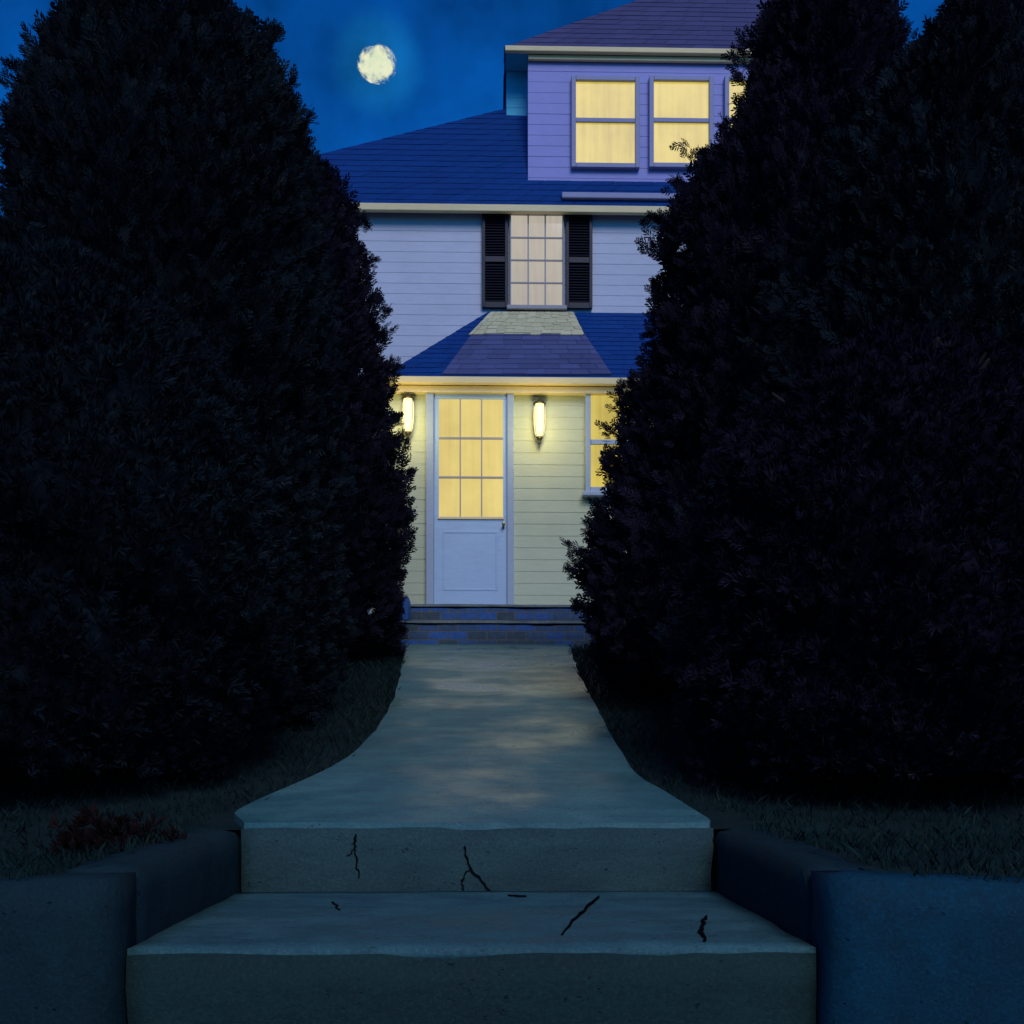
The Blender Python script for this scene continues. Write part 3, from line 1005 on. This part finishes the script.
def tree(name, x, y, height, profile, label, cat, group, m, seed, count, size=0.13, kind='fan', lumps=0.10, sprigs=(), lean=(0, 0), squash=1.0):
    rng = np.random.default_rng(seed)
    gz = ground_z(x, y)
    root = empty(name, (x, y, gz), label, cat, group)
    ts = np.array([p[0] for p in profile]); rs = np.array([p[1] for p in profile])
    ph = rng.uniform(0, 6.28, (10,)); 
    modes = [(2, 1.1), (3, 2.3), (5, 3.1), (4, 5.0), (7, 6.2), (9, 8.0), (6, 11.0), (11, 13.0), (13, 17.0), (8, 20.0)]
    amps = np.array([0.5, 0.6, 0.5, 0.5, 0.42, 0.36, 0.36, 0.28, 0.24, 0.22]) * lumps
    def rad(th, t):
        k = np.ones_like(th)
        for (a, b), p, q in zip(modes, ph, amps):
            k = k + q * np.sin(a * th + b * t * 3.0 + p) * np.cos(b * t * 2.2 + 1.7 * p)
        return np.interp(t, ts, rs) * k
    def pos(th, t, f):
        r = rad(th, t) * f
        return np.stack([x + lean[0] * t + np.cos(th) * r, y + lean[1] * t + np.sin(th) * r * squash, gz + 0.03 + t * height], 1)
    # sprays through the outer part of the volume, weighted by the girth
    def draw(n):
        t = rng.uniform(0, 1, n * 3)
        keep = rng.uniform(0, 1, n * 3) < (0.15 + np.interp(t, ts, rs) / rs.max()) / 1.15
        return t[keep][:n]
    t = draw(count); th = rng.uniform(0, 2 * np.pi, len(t))
    f = 1.0 - np.abs(rng.normal(0, 0.10, len(t))); f = np.clip(f, 0.55, 1.02)
    P = pos(th, t, f)
    D = np.stack([np.cos(th), np.sin(th), 0.55 + 0.9 * t], 1) + rng.normal(0, 0.45, (len(t), 3))
    s = size * rng.uniform(0.6, 1.3, len(t))
    # tufts that stand out of the outline
    nt = max(40, count // 90)
    tt = draw(nt); tth = rng.uniform(0, 2 * np.pi, len(tt))
    C = pos(tth, tt, 1.0)
    O = np.stack([np.cos(tth), np.sin(tth), 0.5 + 0.5 * tt], 1)
    O /= np.linalg.norm(O, axis=1, keepdims=True)
    per = 26
    al = rng.uniform(0, 1, (len(tt), per))
    ln = rng.uniform(0.05, 0.19, (len(tt), 1)) * size / 0.13
    TP = C[:, None] + O[:, None] * (al * ln)[..., None] + rng.normal(0, 0.028, (len(tt), per, 3)) * (1.25 - al)[..., None]
    TD = O[:, None] + rng.normal(0, 0.4, (len(tt), per, 3))
    TS = size * 0.75 * rng.uniform(0.5, 1.1, (len(tt), per))
    P = np.concatenate([P, TP.reshape(-1, 3)]); D = np.concatenate([D, TD.reshape(-1, 3)]); s = np.concatenate([s, TS.ravel()])
    for a, b in sprigs:                 # single shoots
        a, b = np.array(a), np.array(b)
        k = 34
        al = rng.uniform(0, 1, k)
        P = np.concatenate([P, a + (b - a) * al[:, None] + rng.normal(0, 0.02, (k, 3))])
        D = np.concatenate([D, (b - a) / np.linalg.norm(b - a) + rng.normal(0, 0.45, (k, 3))])
        s = np.concatenate([s, size * 0.8 * rng.uniform(0.5, 1.1, k)])
    V, Q = scatter(P, D, s, kind, rng)
    # dense inner twigs, so that no daylight shows through the heart of the crown
    nth, ntt = 40, 34
    TT, HH = np.meshgrid(np.linspace(0.015, 0.97, ntt), np.linspace(0, 2 * np.pi, nth, endpoint=False), indexing='ij')
    hv = pos(HH.ravel(), TT.ravel(), 0.84 + rng.normal(0, 0.03, HH.size))
    hv[:, 2] += rng.normal(0, 0.02, len(hv))
    hq = []
    for i in range(ntt - 1):
        for j in range(nth):
            j2 = (j + 1) % nth
            hq.append((i * nth + j, i * nth + j2, (i + 1) * nth + j2, (i + 1) * nth + j))
    Q = np.concatenate([Q, np.array(hq) + len(V)]); V = np.concatenate([V, hv])
    np_mesh('crown', V, Q, m, root)
    mb = MB()
    pts = [(x + lean[0] * q, y + lean[1] * q, gz - 0.1 + q * height * 0.95) for q in (0, 0.05, 0.3, 0.6, 1.0)]
    mb.tube(pts, [0.13, 0.10, 0.08, 0.05, 0.01], 9)
    for q in range(14):
        a = rng.uniform(0, 6.28); tq = rng.uniform(0.05, 0.85)
        b0 = Vector((x + lean[0] * tq, y + lean[1] * tq, gz + tq * height))
        r = float(np.interp(tq, ts, rs)) * 0.8
        b1 = b0 + Vector((math.cos(a) * r, math.sin(a) * r, r * 0.5))
        mb.tube([b0, b0.lerp(b1, 0.5) - Vector((0, 0, 0.04)), b1], [0.025, 0.016, 0.005], 6)
    mb.build('trunk', M['bark'], root, True)
    return root


def prof_px(edge, cx_px, y, gz, height, side, shrink=0.075):
    """Crown radius by height from an outline: edge = [(px, py)...]."""
    cx = at(cx_px, 763, y).x
    out = []
    for px, py in edge:
        p = at(px, py, y)
        out.append(((p.z - gz) / height, max(0.03, side * (p.x - cx) - shrink)))
    return sorted(out)


# left: a broad tall arborvitae, a lower one behind it by the house, a low yew by the wall
yy = 5.0; c = at(156, 763, yy); g0 = ground_z(c.x, yy); h = at(156, 32, yy).z - g0
pr = [(0.0, 0.72)] + prof_px([(352, 640), (356, 560), (352, 470), (344, 380), (334, 290), (320, 210), (306, 130), (284, 80), (270, 55), (246, 38)], 156, yy, g0, h, 1, 0.115) + [(1.0, 0.22)]
tree('evergreen_tree', c.x, yy, h, pr, 'broad tall dark evergreen with flat crown on the left of the path', 'tree', 'dark evergreens lining the path',
     M['green'], 3, 24000, 0.085, lumps=0.07, lean=(0.05, 0))
yy = 8.2; c = at(238, 763, yy); g0 = ground_z(c.x, yy); h = at(238, 118, yy).z - g0
pr = [(0.0, 1.02)] + prof_px([(411, 640), (402, 600), (426, 535), (414, 490), (398, 425), (399, 380), (384, 310), (374, 250), (366, 212), (318, 175), (280, 150)], 238, yy, g0, h, 1, 0.115) + [(1.0, 0.08)]
tree('evergreen_tree', c.x, yy, h, pr, 'plum black evergreen whose ragged edge overlaps the lantern left of the door', 'tree', 'dark evergreens lining the path',
     M['plum'], 5, 19000, 0.11, lumps=0.07)
yy = 3.75; c = at(60, 763, yy); g0 = ground_z(c.x, yy)
tree('yew_bush', c.x, yy, 1.75, [(0, 0.55), (0.15, 0.72), (0.45, 0.74), (0.7, 0.6), (0.88, 0.38), (1, 0.05)], 'rounded low dark yew above the left retaining wall', 'bush',
     'low yews behind the walls', M['green'], 8, 17000, 0.055, 'tuft')

# right: a leaning conical tree by the house, a second crown beside it, a low yew
yy = 6.0; c = at(826, 763, yy); g0 = ground_z(c.x, yy); h = at(826, -28, yy).z - g0
pr = [(0.0, 1.12)] + prof_px([(585, 668), (574, 630), (580, 545), (606, 490), (610, 420), (628, 388), (650, 320), (655, 260), (676, 205), (708, 160), (742, 110), (747, 50), (768, 5)], 826, yy, g0, h, -1, 0.10) + [(1.0, 0.06)]
sp = [(at(716, 190, 5.75), at(684, 150, 5.75)), (at(716, 196, 5.7), at(676, 184, 5.7)), (at(680, 262, 5.8), at(640, 243, 5.8)), (at(760, 80, 5.8), at(735, 52, 5.8))]
tree('evergreen_tree', c.x, yy, h, pr, 'tall ragged conical evergreen right of the path, overlapping the upper windows', 'tree', 'dark evergreens lining the path',
     M['plum'], 13, 24000, 0.10, lumps=0.07, sprigs=sp)
yy = 4.6; c = at(985, 763, yy); g0 = ground_z(c.x, yy); h = at(985, -25, yy).z - g0
pr = [(0.0, 0.95)] + prof_px([(705, 690), (700, 600), (720, 500), (745, 400), (780, 300), (815, 200), (868, 110), (922, 40), (950, 5)], 985, yy, g0, h, -1) + [(1.0, 0.06)]
tree('evergreen_tree', c.x, yy, h, pr, 'tall dark green evergreen behind the right retaining wall, at the picture edge', 'tree', 'dark evergreens lining the path',
     M['green'], 17, 24000, 0.085)
yy = 3.75; c = at(895, 763, yy); g0 = ground_z(c.x, yy)
tree('yew_bush', c.x, yy, 1.5, [(0, 0.58), (0.15, 0.70), (0.45, 0.72), (0.7, 0.6), (0.88, 0.38), (1, 0.05)], 'rounded low dark yew above the right retaining wall', 'bush',
     'low yews behind the walls', M['plum'], 19, 17000, 0.055, 'tuft')

# small rust-red plant at the foot of the left yew
c = at(105, 840, 2.75)
gz = ground_z(c.x, 2.75)
rp = empty('red_leaved_plant', (c.x, 2.75, gz), 'small rust red leaved plant low on the left bank', 'plant')
rng = np.random.default_rng(4)
k = 160
P = np.stack([c.x + rng.normal(0, 0.075, k), 2.75 + rng.normal(0, 0.06, k), gz + np.abs(rng.normal(0, 0.035, k))], 1)
V, Q = scatter(P, rng.normal(0, 0.6, (k, 3)) + np.array([0, -0.2, 0.9]), 0.05 * rng.uniform(0.6, 1.2, k), 'tuft', rng)
np_mesh('leaves', V, Q, M['rust'], rp)

# --------------------------------------------------------------------- grass
rng = np.random.default_rng(23)
n = 90000
gx = rng.uniform(-3.2, 3.2, n); gy = 2.03 + (10.6 - 2.03) * rng.uniform(0, 1, n) ** 1.4
PLy = np.array([p.y for p in PL]); PLx = np.array([p.x for p in PL]); PRx = np.array([p.x for p in PR]); PRy = np.array([p.y for p in PR])
lim = np.where(gy < Y_TOP + 0.05, SX0 - 0.05, np.interp(gy, PLy, PLx)); rim = np.where(gy < Y_TOP + 0.05, SX1 + 0.05, np.interp(gy, PRy, PRx))
ok = ((gx < lim - 0.004) | (gx > rim + 0.004)) & ~((gy < 2.055) | ((gy < 2.2) & (rng.uniform(0, 1, n) < 0.35)))
ok &= ~((gy < Y_TOP + 0.24) & (gx > SX0 - 0.09) & (gx < SX1 + 0.09))
ok &= ~((gy > 9.55) & (gx > bx0 - 0.03) & (gx < bx1 + 0.03))
gx, gy = gx[ok], gy[ok]
gzv = np.array([ground_z(a, b) for a, b in zip(gx, gy)])
gzv = gzv + np.where((gy < Y_TOP + 0.2) & (gx > SX0 - 0.16) & (gx < SX1 + 0.16), 0.026, 0.0) + np.where(gy < 2.2, 0.008, 0.0)
n = len(gx)
L = rng.uniform(0.02, 0.06, n) * np.clip(0.55 + 0.12 * (gy - 2), 0.5, 1.3); ang = rng.uniform(0, 6.28, n); lean = rng.normal(0, 0.45, (n, 2)) * L[:, None]
w = rng.uniform(0.0012, 0.003, n)
bx = np.cos(ang) * w; by = np.sin(ang) * w
b = np.stack([gx, gy, gzv - 0.004], 1)
V = np.stack([b - np.stack([bx, by, 0 * bx], 1), b + np.stack([bx, by, 0 * bx], 1),
              b + np.stack([lean[:, 0] * 0.4 + bx * 0.8, lean[:, 1] * 0.4 + by * 0.8, L * 0.6], 1),
              b + np.stack([lean[:, 0], lean[:, 1], L], 1)], 1).reshape(-1, 3)
Q = np.arange(n * 4).reshape(n, 4)
tag(np_mesh('grass', V, Q, M['grass']), 'short dark grass on the banks beside the path', 'grass', kind='stuff')

# ---------------------------------------------------------------------- moon
t = NT('moon_surface')
nzm = t.noise(0.16, 5, 0.6)
colm = t.ramp(nzm, [(0.30, (0.55, 0.72, 0.56)), (0.48, (0.78, 0.82, 0.55)), (0.7, (0.90, 0.90, 0.62))])
em = t.n('ShaderNodeEmission', Strength=1.0); t.l(colm, em.inputs['Color'])
lw = t.n('ShaderNodeLayerWeight', Blend=0.5)
nz2 = t.noise(0.13, 6, 0.7)
ad = t.n('ShaderNodeMath', operation='ADD'); t.l(lw.outputs['Facing'], ad.inputs[0])
sm = t.n('ShaderNodeMapRange'); sm.inputs['From Min'].default_value = 0.3; sm.inputs['From Max'].default_value = 0.7
sm.inputs['To Min'].default_value = 0.6; sm.inputs['To Max'].default_value = -0.5
t.l(nz2, sm.inputs['Value']); t.l(sm.outputs[0], ad.inputs[1])
mr = t.n('ShaderNodeMapRange', interpolation_type='SMOOTHSTEP'); mr.inputs['From Min'].default_value = 0.05; mr.inputs['From Max'].default_value = 0.62
mr.inputs['To Min'].default_value = 0.0; mr.inputs['To Max'].default_value = 1.0
t.l(ad.outputs[0], mr.inputs['Value'])
tr_ = t.n('ShaderNodeBsdfTransparent')
mx = t.n('ShaderNodeMixShader'); t.l(mr.outputs[0], mx.inputs[0]); t.l(em.outputs[0], mx.inputs[1]); t.l(tr_.outputs[0], mx.inputs[2])
t.l(mx.outputs[0], t.t.nodes['Material Output'].inputs['Surface'])
bm = bmesh.new()
bmesh.ops.create_icosphere(bm, subdivisions=5, radius=7.6)
for v in bm.verts: v.co.z *= 0.80
me = bpy.data.meshes.new('moon'); bm.to_mesh(me); bm.free()
me.materials.append(t.m)
me.polygons.foreach_set('use_smooth', [True] * len(me.polygons))
mo = bpy.data.objects.new('moon', me); COL.objects.link(mo); mo.location = MOON
tag(mo, 'pale hazy moon in the night sky above the blue roof', 'moon')
